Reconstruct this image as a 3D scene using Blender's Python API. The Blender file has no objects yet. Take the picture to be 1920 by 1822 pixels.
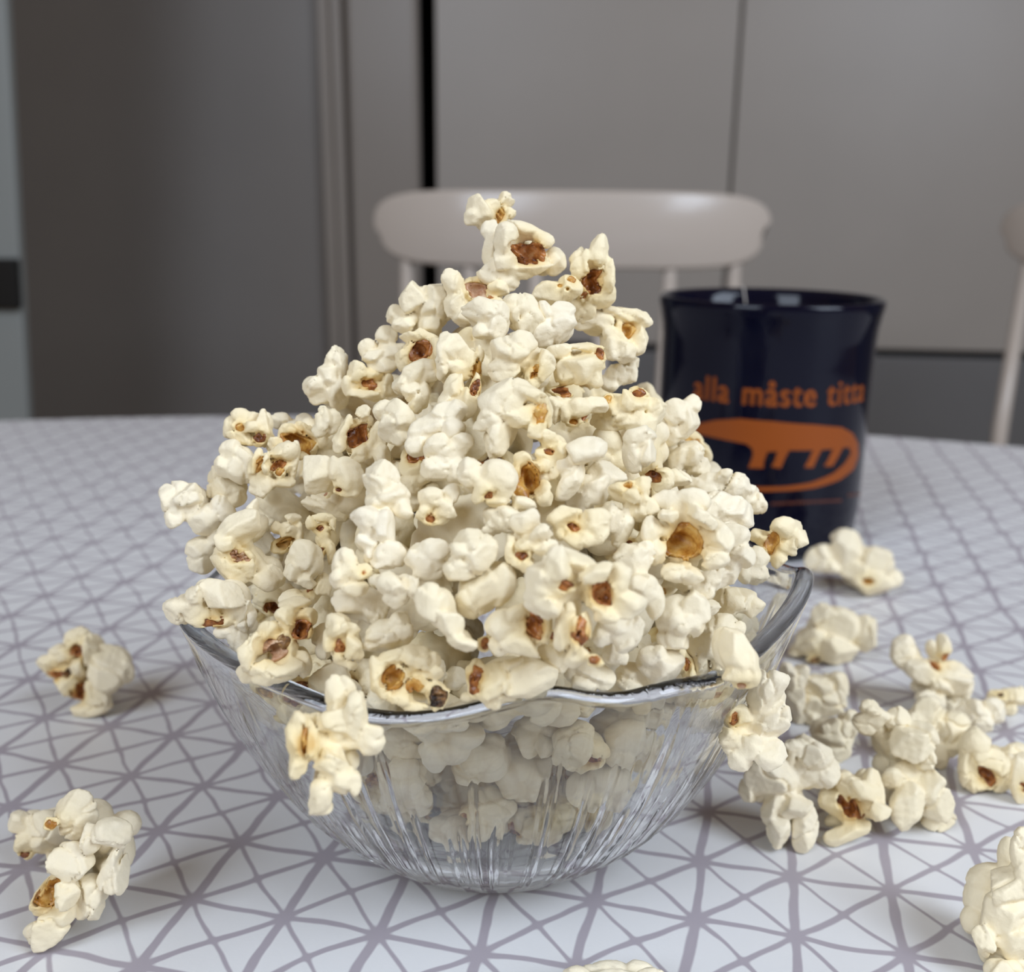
import bpy, bmesh, math, random
import numpy as np
from mathutils import Matrix, Vector

# ------------------------------------------------------------------ camera
F = 1860.0                      # focal length in pixels of the 1920x1822 frame
HC = 0.130                      # camera height over the table top
RW = np.array([[0.99994, 0.010752, 0.0],
               [0.0028657, -0.266519, 0.963825],
               [0.0103627, -0.963770, -0.266534]])   # image axes -> world axes
scene = bpy.context.scene
cam_d = bpy.data.cameras.new('camera')
cam = bpy.data.objects.new('camera', cam_d)
scene.collection.objects.link(cam)
cam_d.sensor_width = 36.0
cam_d.lens = F * 36.0 / 1920.0
cam_d.clip_start = 0.01
cam_d.clip_end = 50
m = Matrix.Identity(4)
for r in range(3):
    m[r][0] = RW[r, 0]; m[r][1] = -RW[r, 1]; m[r][2] = -RW[r, 2]
m.translation = (0, 0, HC)
cam.matrix_world = m
cam_d.dof.use_dof = True
cam_d.dof.focus_distance = 0.170
cam_d.dof.aperture_fstop = cam_d.lens / 2.1
scene.camera = cam

# ------------------------------------------------------------------ light
world = bpy.data.worlds.new('room_ambience'); scene.world = world
world.use_nodes = True
world.node_tree.nodes['Background'].inputs[0].default_value = (1.0, 0.72, 0.45, 1)
world.node_tree.nodes['Background'].inputs[1].default_value = 0.18

def area(name, loc, target, sx, sy, power, col):
    d = bpy.data.lights.new(name, 'AREA'); d.shape = 'RECTANGLE'
    d.size = sx; d.size_y = sy; d.energy = power; d.color = col
    o = bpy.data.objects.new(name, d); scene.collection.objects.link(o)
    o.location = loc
    o.rotation_euler = (Vector(target) - Vector(loc)).to_track_quat('-Z', 'Y').to_euler()
    return o
area('window_daylight', (1.05, -0.45, 1.00), (0.0, 0.25, 0.0), 0.7, 1.0, 21.5, (0.745, 0.85, 1.0))
area('window_daylight', (-0.80, -0.75, 1.10), (0.0, 0.25, 0.0), 0.7, 1.0, 16, (0.745, 0.85, 1.0))
scene.view_settings.view_transform = 'Standard'
scene.view_settings.look = 'None'
scene.view_settings.gamma = 1.0
scene.view_settings.use_curve_mapping = False
scene.view_settings.exposure = 0.0
scene.cycles.diffuse_bounces = 3
scene.cycles.glossy_bounces = 12
scene.cycles.transmission_bounces = 14
scene.cycles.transparent_max_bounces = 14
scene.cycles.max_bounces = 18
scene.cycles.use_adaptive_sampling = True
scene.cycles.adaptive_threshold = 0.05

C = scene.collection
rng = np.random.default_rng(7)
random.seed(7)

def ray(x, y):
    d = RW @ np.array([(x - 960) / F, (y - 911) / F, 1.0])
    return d / d[1]
def at(x, y, Y):
    d = ray(x, y) * Y
    return np.array([d[0], d[1], d[2] + HC])

# ------------------------------------------------------------------ helpers
def tag(o, label=None, cat=None, group=None, kind=None):
    if label: o['label'] = label
    if cat: o['category'] = cat
    if group: o['group'] = group
    if kind: o['kind'] = kind
    return o
def empty(name, loc=(0, 0, 0), rz=0.0):
    o = bpy.data.objects.new(name, None); C.objects.link(o)
    o.location = loc; o.rotation_euler = (0, 0, rz); o.empty_display_size = 0.02
    return o
def obj(name, me, mat, parent=None, smooth=False):
    if isinstance(me, bmesh.types.BMesh):
        b = me; me = bpy.data.meshes.new(name); b.normal_update(); b.to_mesh(me); b.free()
    if mat and not me.materials: me.materials.append(mat)
    if smooth: me.polygons.foreach_set('use_smooth', [True] * len(me.polygons))
    o = bpy.data.objects.new(name, me); C.objects.link(o)
    if parent is not None: o.parent = parent
    return o
def bm_box(x0, x1, y0, y1, z0, z1, bev=0.0, seg=2, bm=None):
    b = bmesh.new()
    bmesh.ops.create_cube(b, size=1.0)
    for v in b.verts:
        v.co = Vector((x0 + (v.co.x + .5) * (x1 - x0), y0 + (v.co.y + .5) * (y1 - y0), z0 + (v.co.z + .5) * (z1 - z0)))
    if bev: bmesh.ops.bevel(b, geom=list(b.edges), offset=bev, segments=seg, profile=0.5, affect='EDGES')
    return b
def lathe(prof, seg=96, close=False):
    b = bmesh.new(); rings = []
    for (r, z) in prof:
        if r < 1e-7: rings.append([b.verts.new((0, 0, z))])
        else: rings.append([b.verts.new((r * math.cos(2 * math.pi * k / seg), r * math.sin(2 * math.pi * k / seg), z)) for k in range(seg)])
    n = len(rings)
    for i in range(n if close else n - 1):
        A, B = rings[i], rings[(i + 1) % n]
        for k in range(seg):
            k2 = (k + 1) % seg
            if len(A) == 1 and len(B) == 1: continue
            if len(A) == 1: b.faces.new((A[0], B[k2], B[k]))
            elif len(B) == 1: b.faces.new((A[k], A[k2], B[0]))
            else: b.faces.new((A[k], A[k2], B[k2], B[k]))
    bmesh.ops.recalc_face_normals(b, faces=b.faces)
    return b
def tube(pts, rad, seg=12):
    b = bmesh.new(); rings = []
    P = [Vector(p) for p in pts]
    for i, p in enumerate(P):
        t = (P[min(i + 1, len(P) - 1)] - P[max(i - 1, 0)]).normalized()
        a = t.orthogonal().normalized() if i == 0 else (a - t * a.dot(t)).normalized()
        c = t.cross(a)
        r = rad[i] if hasattr(rad, '__len__') else rad
        rings.append([b.verts.new(p + (a * math.cos(2 * math.pi * k / seg) + c * math.sin(2 * math.pi * k / seg)) * r) for k in range(seg)])
    for A, B in zip(rings, rings[1:]):
        for k in range(seg): b.faces.new((A[k], A[(k + 1) % seg], B[(k + 1) % seg], B[k]))
    b.faces.new(rings[0][::-1]); b.faces.new(rings[-1])
    bmesh.ops.recalc_face_normals(b, faces=b.faces)
    return b

# ------------------------------------------------------------------ materials
def mat(name, col=(.5, .5, .5), rough=.5, **kw):
    mt = bpy.data.materials.new(name); mt.use_nodes = True
    p = mt.node_tree.nodes['Principled BSDF']
    p.inputs['Base Color'].default_value = (*col, 1)
    p.inputs['Roughness'].default_value = rough
    for k, v in kw.items(): p.inputs[k.replace('_', ' ')].default_value = v
    return mt
class NT:
    def __init__(s, mt): s.t = mt.node_tree; s.p = s.t.nodes['Principled BSDF']
    def n(s, typ, **kw):
        nd = s.t.nodes.new(typ)
        for k, v in kw.items(): setattr(nd, k, v)
        return nd
    def l(s, a, b): s.t.links.new(a, b)
    def math(s, op, a, b=None, c=None):
        nd = s.n('ShaderNodeMath', operation=op)
        for i, v in enumerate((a, b, c)):
            if v is None: continue
            if isinstance(v, (int, float)): nd.inputs[i].default_value = v
            else: s.l(v, nd.inputs[i])
        return nd.outputs[0]
    def noise(s, vec, scale, detail=3, rough=.5):
        nd = s.n('ShaderNodeTexNoise'); s.l(vec, nd.inputs['Vector'])
        nd.inputs['Scale'].default_value = scale; nd.inputs['Detail'].default_value = detail; nd.inputs['Roughness'].default_value = rough
        return nd
    def ramp(s, fac, stops):
        nd = s.n('ShaderNodeValToRGB'); s.l(fac, nd.inputs[0])
        e = nd.color_ramp.elements
        while len(e) < len(stops): e.new(0.5)
        for el, (p, c) in zip(e, stops): el.position = p; el.color = (*c, 1)
        return nd.outputs[0]
    def mix(s, fac, a, b):
        nd = s.n('ShaderNodeMix', data_type='RGBA')
        for sock, v in ((nd.inputs[0], fac), (nd.inputs[6], a), (nd.inputs[7], b)):
            if isinstance(v, tuple): sock.default_value = (*v, 1)
            elif isinstance(v, (int, float)): sock.default_value = v
            else: s.l(v, sock)
        return nd.outputs[2]
    def bump(s, h, strength, dist):
        nd = s.n('ShaderNodeBump'); s.l(h, nd.inputs['Height'])
        nd.inputs['Strength'].default_value = strength; nd.inputs['Distance'].default_value = dist
        s.l(nd.outputs[0], s.p.inputs['Normal'])

def paint(name, col, rough, var=.06):
    mt = mat(name, col, rough); t = NT(mt)
    tc = t.n('ShaderNodeTexCoord').outputs['Object']
    nz = t.noise(tc, 6, 4)
    t.l(t.mix(nz.outputs[0], tuple(c * (1 - var) for c in col), tuple(min(1, c * (1 + var)) for c in col)), t.p.inputs['Base Color'])
    t.bump(t.noise(tc, 140, 2).outputs[0], .05, .001)
    return mt

M = {}
# popcorn flake: cream white, stained amber near the hull
mt = mat('popcorn_flake', rough=.62); t = NT(mt)
tc = t.n('ShaderNodeTexCoord').outputs['Object']
oi = t.n('ShaderNodeObjectInfo').outputs['Random']
at_ = t.n('ShaderNodeAttribute', attribute_name='stain').outputs['Fac']
nz = t.noise(tc, 260, 3)
base = t.mix(nz.outputs[0], (0.95, 0.83, 0.58), (0.97, 0.885, 0.71))
base = t.mix(t.math('MULTIPLY', oi, .5), base, (0.94, 0.80, 0.50))
st = t.math('MULTIPLY', at_, t.math('MULTIPLY_ADD', t.noise(tc, 420, 2).outputs[0], 1.1, .25))
at3 = t.n('ShaderNodeAttribute', attribute_name='cream').outputs['Fac']
base = t.mix(t.math('MULTIPLY', at3, .85), base, (0.93, 0.74, 0.36))  # flesh is yellower round the hull; tint spread wider to paint warm crevice shade
base = t.mix(t.math('MINIMUM', st, 1.0), base, (0.70, 0.42, 0.12))
t.l(base, t.p.inputs['Base Color'])
h1 = t.noise(tc, 900, 4, .6).outputs[0]; h2 = t.n('ShaderNodeTexVoronoi'); t.l(tc, h2.inputs['Vector']); h2.inputs['Scale'].default_value = 420
t.bump(t.math('ADD', h1, t.math('MULTIPLY', h2.outputs[0], .5)), .35, .0004)
M['flake'] = mt
def hull_mat(name, c0, c1, rough):
    mt = mat(name, rough=rough); t = NT(mt)
    tc = t.n('ShaderNodeTexCoord').outputs['Object']
    nz = t.noise(tc, 420, 5, .65)
    t.l(t.ramp(nz.outputs[0], [(.30, tuple(q * .55 for q in c0)), (.42, c0), (.58, c1), (.70, tuple(q * .6 + .4 * w for q, w in zip(c1, (.85, .68, .36))))]), t.p.inputs['Base Color'])
    t.bump(t.noise(tc, 1200, 3).outputs[0], .3, .0003)
    return mt
M['a'] = hull_mat('hull_amber', (0.46, 0.19, 0.025), (0.72, 0.42, 0.10), .38)
M['b'] = hull_mat('hull_brown', (0.20, 0.060, 0.015), (0.52, 0.20, 0.050), .34)
M['p'] = hull_mat('hull_pinkish', (0.55, 0.30, 0.17), (0.72, 0.50, 0.33), .4)
M['d'] = hull_mat('hull_dark', (0.03, 0.015, 0.008), (0.30, 0.15, 0.05), .45)
# glass
mt = mat('clear_glass', (0.93, 0.938, 0.935), .012, Transmission_Weight=1.0, IOR=1.47)
M['glass'] = mt
# printed table cover
mt = mat('printed_oilcloth', rough=.42); t = NT(mt)
A2 = np.array([[0.0184923, 0.0042164], [-0.004363, 0.0179105]]); AI = np.linalg.inv(A2); OR = np.array([-0.079727, 0.169027])
tc = t.n('ShaderNodeTexCoord').outputs['Object']
wn = t.noise(tc, 38, 2)
off = t.n('ShaderNodeVectorMath', operation='SUBTRACT'); t.l(wn.outputs['Color'], off.inputs[0]); off.inputs[1].default_value = (.5, .5, .5)
sc = t.n('ShaderNodeVectorMath', operation='SCALE'); t.l(off.outputs[0], sc.inputs[0]); sc.inputs[3].default_value = .0048
wp = t.n('ShaderNodeVectorMath', operation='ADD'); t.l(tc, wp.inputs[0]); t.l(sc.outputs[0], wp.inputs[1])
sb = t.n('ShaderNodeVectorMath', operation='SUBTRACT'); t.l(wp.outputs[0], sb.inputs[0]); sb.inputs[1].default_value = (OR[0], OR[1], 0)
def dot(v):
    d = t.n('ShaderNodeVectorMath', operation='DOT_PRODUCT'); t.l(sb.outputs[0], d.inputs[0]); d.inputs[1].default_value = (*v, 0)
    return d.outputs['Value']
u, v = dot(AI[0]), dot(AI[1])
du = t.math('PINGPONG', u, .5); dv = t.math('PINGPONG', v, .5)
ds = t.math('MULTIPLY', t.math('PINGPONG', t.math('ADD', u, v), .5), .707)
dd = t.math('MULTIPLY', t.math('PINGPONG', t.math('SUBTRACT', u, v), .5), .707)
du = t.math('SUBTRACT', du, .012); ds = t.math('ADD', ds, .012)
sm = t.math('SMOOTH_MIN', t.math('SMOOTH_MIN', du, dv, .07), t.math('SMOOTH_MIN', ds, dd, .07), .07)
wv = t.math('MULTIPLY_ADD', t.noise(tc, 120, 2).outputs[0], .03, -.015)
ln = t.n('ShaderNodeMapRange'); t.l(t.math('ADD', sm, wv), ln.inputs[0])
ln.inputs[1].default_value = .026; ln.inputs[2].default_value = .046; ln.inputs[3].default_value = 1; ln.inputs[4].default_value = 0
t.l(t.mix(ln.outputs[0], (0.77, 0.76, 0.755), (0.425, 0.38, 0.415)), t.p.inputs['Base Color'])
t.bump(t.noise(tc, 1800, 2).outputs[0], .06, .0004)
M['cloth'] = mt
M['door_grey'] = paint('shadow_darkened_grey', (0.27, 0.25, 0.235), .30)  # base colour lowered to stand in for the shadow on the left
M['trim_grey'] = paint('warm_grey_paint', (0.34, 0.30, 0.265), .35)
M['cup_grey'] = paint('pale_grey_laminate', (0.45, 0.41, 0.37), .38)
M['low_shade_grey'] = paint('table_shaded_grey', (0.20, 0.195, 0.195), .5)  # lower fronts: the table's shade is put into this darker grey
M['dark'] = mat('dark_recess', (0.012, 0.011, 0.011), .8)
M['pale'] = paint('pale_white_enamel', (0.33, 0.35, 0.34), .4)
M['black'] = mat('black_plastic', (0.006, 0.006, 0.006), .5)
M['chair'] = paint('white_chair_lacquer', (0.62, 0.54, 0.47), .22, .03)
M['wood'] = paint('table_wood', (0.35, 0.22, 0.12), .5)
M['floor'] = paint('floor_vinyl', (0.20, 0.17, 0.14), .5)
M['wall'] = paint('wall_paint', (0.35, 0.34, 0.32), .8)
M['navy'] = mat('navy_glaze', (0.002, 0.0025, 0.011), .09, Specular_IOR_Level=.24)
M['orange'] = mat('orange_print', (0.30, 0.070, 0.010), .4, Specular_IOR_Level=.25)
M['orange_dim'] = mat('orange_fine_print', (0.13, 0.032, 0.014), .4)
M['string'] = mat('cotton_string', (0.6, 0.55, 0.5), .8)

# ------------------------------------------------------------------ room
YAW = -math.atan(0.10); BX0, BY0 = 0.1, 1.9
ca, sa = math.cos(YAW), math.sin(YAW)
def bg(x, y):                       # pixel -> local coordinate (along, height) on the cupboard front
    d = ray(x, y)
    nx, ny = -sa, ca                # plane normal
    s = (BX0 * nx + BY0 * ny) / (d[0] * nx + d[1] * ny)
    X, Y, Z = d[0] * s, d[1] * s, d[2] * s + HC
    return (X - BX0) * ca + (Y - BY0) * sa, Z
FLOOR = -0.74
def bgobj(name, b, mt, parent=None):
    o = obj(name, b, mt, parent)
    if parent is None: o.location = (BX0, BY0, 0); o.rotation_euler = (0, 0, YAW)
    return o
tag(obj('floor', bm_box(-3, 3, -2, 2.9, FLOOR - .05, FLOOR), M['floor']), kind='structure')
wb = bgobj('wall_back', bm_box(-3.2, 3.0, .62, .70, FLOOR, 1.9), M['wall']); tag(wb, kind='structure')

tag(obj('wall_right', bm_box(2.3, 2.36, .5, 2.22, FLOOR, 1.9), M['wall']), kind='structure')
tag(obj('wall_left', bm_box(-2.36, -2.3, .5, 2.70, FLOOR, 1.9), M['wall']), kind='structure')
xe = bg(30, 400)[0]; x1 = bg(602, 300)[0]; x2 = bg(648, 300)[0]; x3 = bg(782, 200)[0]; x4 = bg(817, 200)[0]
xs = bg(1380, 200)[0]; xr = 1.16; zb = bg(1700, 656)[1]; TOP = 1.45
# grey door on the left with its frame
dr = empty('door_1', (BX0, BY0, 0), YAW); tag(dr, 'tall shade-darkened grey door on the left behind the table', None, kind='structure')
obj('door_leaf', bm_box(-1.75, x1 - .004, .03, .075, FLOOR + .02, TOP, .003), M['door_grey'], dr)
tr = empty('trim_1', (BX0, BY0, 0), YAW); tag(tr, 'warm grey upright moulding beside the grey door', None, kind='structure')
obj('moulding', bm_box(x1, x1 + .022, .0, .06, FLOOR, TOP, .006, 3), M['trim_grey'], tr)
obj('moulding', bm_box(x1 + .022, x2 - .004, .012, .06, FLOOR, TOP, .004, 3), M['trim_grey'], tr)
# side cabinet panel
sp = empty('cupboard_panel', (BX0, BY0, 0), YAW); tag(sp, 'narrow warm grey panel left of the dark gap behind the chair', 'panel')
obj('panel', bm_box(x2, x3, .02, .045, FLOOR, TOP, .012, 4), M['trim_grey'], sp)
obj('side', bm_box(x3 - .02, x3 - .004, .045, .55, FLOOR, TOP), M['dark'], sp)
# tall cupboard on the right
cp = empty('tall_cupboard', (BX0, BY0, 0), YAW); tag(cp, 'tall pale grey cupboard with two flat doors behind the white chair and mug', 'cupboard')
obj('carcass', bm_box(x4 + .004, xr, .026, .56, FLOOR + .002, TOP - .003), M['dark'], cp)
obj('door', bm_box(x4, xs - .0022, 0, .022, zb, TOP, .003), M['cup_grey'], cp)
obj('door', bm_box(xs + .0022, xr, 0, .022, zb, TOP, .003), M['cup_grey'], cp)
obj('drawer_front', bm_box(x4, xs - .0022, .004, .024, FLOOR + .1, zb - .014, .003), M['low_shade_grey'], cp)
obj('drawer_front', bm_box(xs + .0022, xr, .004, .024, FLOOR + .1, zb - .014, .003), M['low_shade_grey'], cp)
# leaning pale panel at the left edge
pr = at(52, 780, 1.45); pt = at(10, 0, 1.45); k1 = at(30, 484, 1.45); k2 = at(40, 578, 1.45)
pn = empty('upright_panel', (0, 0, 0))
tag(pn, 'pale white upright panel at the left edge with a black block', 'panel')
dz = (pt[0] - pr[0]) / (pt[2] - pr[2])
def lean(b):
    for v in b.verts: v.co.x += pr[0] + dz * (v.co.z - pr[2])
    return b
obj('board', lean(bm_box(-.42, 0, 1.45, 1.47, FLOOR + .001, 1.2, .004)), M['pale'], pn)
obj('black_block', lean(bm_box(-.09, .002, 1.436, 1.4505, k2[2], k1[2], .003)), M['black'], pn)

# ------------------------------------------------------------------ table and printed cover
TC = Vector((-0.0795, 0.05))
def _outline():
    pts = []
    for k in range(81):                             # far side: a wide arc
        x = .62 - 1.24 * k / 80
        pts.append((x, -0.404 + math.sqrt(1.0418 ** 2 - x * x)))
    y0 = pts[-1][1]
    for k in range(1, 9): pts.append((-.62 - .03 * math.sin(k / 8 * math.pi / 2), y0 - .06 * (k / 8) ** 2))
    pts += [(-.65, y0 - .2), (-.65, -.1), (-.64, -.35), (-.60, -.42), (-.4, -.45), (0, -.45), (.4, -.45), (.60, -.42), (.64, -.35), (.65, -.1), (.65, y0 - .2)]
    for k in range(8, 0, -1): pts.append((.62 + .03 * math.sin(k / 8 * math.pi / 2), y0 - .06 * (k / 8) ** 2))
    return [(TC.x + x, y) for x, y in pts]
OUTL = _outline()
def table_ring(off, z):
    q = 1 + off / .6
    return [(TC.x + (x - TC.x) * q, TC.y + (y - TC.y) * q, z) for x, y in OUTL]
def table_mesh(rings, cap0=True, cap1=True):
    b = bmesh.new(); R_ = [[b.verts.new(p) for p in rg] for rg in rings]; n = len(R_[0])
    for A, B in zip(R_, R_[1:]):
        for k in range(n): b.faces.new((A[k], A[(k + 1) % n], B[(k + 1) % n], B[k]))
    if cap0: b.faces.new(R_[0])
    if cap1: b.faces.new(R_[-1])
    bmesh.ops.recalc_face_normals(b, faces=b.faces)
    return b
cl = obj('tablecloth', table_mesh([table_ring(.0, -.0012), table_ring(.0022, -.0011), table_ring(.0026, -.0007), table_ring(.002, -.0002), table_ring(0, 0)]), M['cloth'])
tag(cl, 'white table cover printed with mauve grey triangle lines', 'tablecloth')
tb = empty('dining_table', (TC.x, TC.y, FLOOR)); tag(tb, 'wooden table under the printed white cover', 'table')
o = obj('table_top', table_mesh([table_ring(-.006, -.034), table_ring(-.001, -.030), table_ring(-.001, -.005), table_ring(-.005, -.0014)]), M['wood'], tb); o.location = (-TC.x, -TC.y, -FLOOR)
for sx in (-1, 1):
    for sy in (-1, 1):
        obj('leg', tube([(sx * .42, sy * .48, 0), (sx * .42, sy * .48, -FLOOR - .032)], [.02, .03]), M['wood'], tb, True)

# ------------------------------------------------------------------ chairs
def spline_rail(w, z0, z1, dep):
    """top rail: a pill-shaped board, arched on top, curved in plan"""
    b = bmesh.new(); n = 64; front, back = [], []
    out = []
    hz = (z1 - z0) / 2; zc = (z0 + z1) / 2
    for k in range(n):
        th = 2 * math.pi * k / n
        c, s = math.cos(th), math.sin(th)
        x = w * math.copysign(abs(c) ** .30, c) * (1.0 if s > 0 else .965)
        z = zc + hz * math.copysign(abs(s) ** .62, s)
        out.append((x, z))
    def yy(x): return -.05 * (x / w) ** 2
    rings = []
    for sc_, y in ((.90, .0), (.97, -.0015), (1, -.006), (1, -.018), (.97, -.0215), (.9, -.024)):
        rings.append([(x * (1 - (1 - sc_) * .15), yy(x) + y, zc + (z - zc) * sc_) for x, z in out])
    R_ = [[b.verts.new(p) for p in rg] for rg in rings]
    for A, B in zip(R_, R_[1:]):
        for k in range(n): b.faces.new((A[k], A[(k + 1) % n], B[(k + 1) % n], B[k]))
    for rg in (R_[0], R_[-1]):                      # strip caps so the curved face stays smooth
        for k in range(n // 2 - 1):
            a_, b_, c_, d_ = rg[k], rg[k + 1], rg[n - 2 - k], rg[n - 1 - k]
            try: b.faces.new((a_, b_, c_, d_))
            except ValueError: pass
    bmesh.ops.recalc_face_normals(b, faces=b.faces)
    return b
def make_chair(name, loc, rz, label, w=.218, z0=.072, z1=.152):
    c = empty(name, (loc[0], loc[1], FLOOR), rz); tag(c, label, 'chair', 'white spindle-back chairs')
    up = -FLOOR
    rl = obj('top_rail', spline_rail(w, z0 + up, z1 + up, .02), M['chair'], c, True)
    for v in rl.data.vertices: v.co.y *= -1          # concave side toward the sitter
    seat = bm_box(-.2, .2, -.42, .0, .425, .455, .012, 3); obj('seat', seat, M['chair'], c)
    for k in range(6):
        x = (-1 + 2 * k / 5) * .180
        yb = .012 + .05 * (x / w) ** 2
        obj('spindle', tube([(x * .92, -.03, .45), (x * .96, -.01, .62), (x, yb, z0 + up + .006)], [.0075, .0095, .0075]), M['chair'], c, True)
    for sx in (-1, 1):
        for (ya, yb) in ((-.36, -.39), (-.05, .0)):
            obj('leg', tube([(sx * .16, ya, .43), (sx * .19, yb, .0)], [.017, .013]), M['chair'], c, True)
    return c
cc = at(1069, 430, 1.07)
make_chair('spindle_chair', (cc[0], 1.07), math.radians(-3), 'white spindle-back chair facing the camera across the table')
c2 = at(1852, 440, 1.02)
make_chair('spindle_chair', (c2[0] + .272, 1.10), math.radians(-38), 'white chair cut off by the right edge with only its rail end showing')

# ------------------------------------------------------------------ mug
MX, MY, MR, MH = 0.1018, 0.40, 0.0415, 0.0985
mug = empty('mug', (MX, MY, 0)); tag(mug, 'dark navy ceramic mug with orange print behind the popcorn bowl', 'mug')
prof = [(0, .003), (.033, .003), (.035, .0005), (.037, .0005), (.0395, .003), (.0405, .008), (MR, .018), (MR, .075), (MR, .083), (MR + .0004, .088), (MR + .0014, .0935), (MR + .0022, .0965), (MR + .0021, .0982), (MR + .0012, .099), (MR - .0002, .0985), (MR - .0016, .0955), (MR - .0036, .088), (MR - .0042, .08), (MR - .0042, .015), (MR - .008, .0075), (0, .007)]
obj('mug_body', lathe(prof, 128), M['navy'], mug, True)
va = math.atan2(-MY, -MX)           # direction from mug to camera
hp = []
for k in range(17):
    th = math.pi * (-.5 + k / 16); hp.append((MR - .002 + .026 * math.cos(th), 0, .05 + .03 * math.sin(th)))
hd = tube(hp, .0048, 12); bmesh.ops.scale(hd, vec=(1, 1.5, 1), verts=hd.verts)
bmesh.ops.rotate(hd, cent=(0, 0, 0), matrix=Matrix.Rotation(va + math.pi * 1.03, 3, 'Z'), verts=hd.verts)
obj('handle', hd, M['navy'], mug, True)
def wrap(b, r):                     # flat drawing (x = arc length toward the right, y = height) onto the mug
    for x in np.arange(-.06, .0601, .0015):
        bmesh.ops.bisect_plane(b, geom=list(b.verts) + list(b.edges) + list(b.faces), plane_co=(x, 0, 0), plane_no=(1, 0, 0))
    bmesh.ops.triangulate(b, faces=b.faces)
    for v in b.verts:
        th = va + v.co.x / MR
        v.co = Vector((r * math.cos(th), r * math.sin(th), v.co.y))
    return b
def mug_xy(px, py):                 # pixel on the mug -> (arc, height)
    d = ray(px, py); aa = d[0] ** 2 + 1; bb = -2 * (d[0] * MX + MY); cc_ = MX * MX + MY * MY - MR ** 2
    D = max(bb * bb - 4 * aa * cc_, 0); s = (-bb - math.sqrt(D)) / 2 / aa
    th = math.atan2(d[1] * s - MY, d[0] * s - MX) - va
    th = (th + math.pi) % (2 * math.pi) - math.pi
    return th * MR, d[2] * s + HC
base_z = mug_xy(1441, 761)[1]
def word(s, pl, prr, hgt):
    cu = bpy.data.curves.new('w', 'FONT'); cu.body = s; cu.size = 1; cu.offset = 0; cu.space_character = 1.12; cu.resolution_u = 4
    o = bpy.data.objects.new('w', cu); C.objects.link(o)
    dg = bpy.context.evaluated_depsgraph_get(); me = bpy.data.meshes.new_from_object(o.evaluated_get(dg))
    bpy.data.objects.remove(o)
    b = bmesh.new(); b.from_mesh(me); bpy.data.meshes.remove(me)
    bmesh.ops.remove_doubles(b, verts=b.verts, dist=1e-5)
    src = list(b.faces)
    for dx, dy in ((-.03, .008), (.03, -.008), (.0, .012)):                # heavier strokes
        g = bmesh.ops.duplicate(b, geom=src)['geom']
        for v in g:
            if isinstance(v, bmesh.types.BMVert): v.co.x += dx; v.co.y += dy
    xs_ = [v.co.x for v in b.verts]; x0, x1_ = min(xs_), max(xs_); ys = [v.co.y for v in b.verts]; y1 = .74
    a0, a1 = mug_xy(pl, 740)[0], mug_xy(prr, 740)[0]
    for v in b.verts: v.co = Vector((a0 + (v.co.x - x0) / (x1_ - x0) * (a1 - a0), base_z + v.co.y / y1 * hgt, 0))
    return obj('printed_word', wrap(b, MR + .00012), M['orange'], mug)
for s, a_, b_ in (('alla', 1301, 1368), ('måste', 1392, 1531), ('titta', 1550, 1619)): word(s, a_, b_, .0098)
G = lambda x, y: (1180 + x / 2.5946, 500 + y / 2.5946)
outline = [(255, 800), (300, 782), (345, 762), (420, 746), (540, 738), (700, 752), (900, 768), (1030, 780), (1085, 810), (1112, 860), (1114, 920), (1092, 982), (1022, 1037), (900, 1076), (760, 1090), (600, 1092), (470, 1080), (400, 1060),
           (470, 1062), (600, 1070), (750, 1068), (880, 1050), (990, 1005), (1045, 958), (1078, 905), (1068, 878), (1038, 880), (1012, 930), (988, 970), (945, 970), (962, 945), (990, 886), (935, 890), (912, 935), (893, 978), (850, 976), (868, 945), (893, 892), (778, 893), (755, 935), (737, 980), (690, 972), (706, 945), (720, 898), (672, 900), (655, 945), (652, 980), (578, 978), (592, 945), (602, 915), (598, 885), (570, 862), (520, 852), (450, 838), (350, 815), (290, 803)]
b = bmesh.new()
b.faces.new([b.verts.new((*mug_xy(*G(x, y)), 0)) for x, y in outline])
bmesh.ops.triangulate(b, faces=b.faces, ngon_method='EAR_CLIP')
obj('printed_animal', wrap(b, MR + .00012), M['orange'], mug)
b = bmesh.new()
def bar(x0, y0, x1_, y1, th):
    p0, p1 = mug_xy(*G(x0, y0)), mug_xy(*G(x1_, y1))
    b.faces.new([b.verts.new((*p, 0)) for p in ((p0[0], p0[1]), (p1[0], p1[1]), (p1[0], p1[1] + th), (p0[0], p0[1] + th))])
x = 690
while x < 1030:
    wd = random.choice((9, 11, 14)); bar(x, 1160 - (x - 690) * .05, x + wd, 1160 - (x + wd - 690) * .05, .0011); x += wd + 5
x = 1062
while x < 1125:
    wd = random.choice((8, 12)); bar(x, 1118 - (x - 1062) * .1, x + wd, 1118 - (x + wd - 1062) * .1, .0012); x += wd + 5
obj('fine_print', wrap(b, MR + .00012), M['orange_dim'], mug)
st0 = Vector((MX, MY, 0))
ths = va + math.pi + .30
pth = [(MX + (MR + e) * math.cos(ths + w), MY + (MR + e) * math.sin(ths + w), z) for e, w, z in ((.0012, .03, .088), (.0028, .02, .0955), (.0028, .01, .0985), (.0012, 0, .0996), (-.0008, -.01, .0990), (-.0026, -.02, .095), (-.0042, -.05, .087), (-.0050, -.09, .075), (-.0052, -.14, .055), (-.0052, -.18, .04))]
so = obj('tea_bag_string', tube(pth, .00035, 6), M['string'], None, True); tag(so, 'thin tea bag string hanging over the far rim into the navy mug', 'string')

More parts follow.
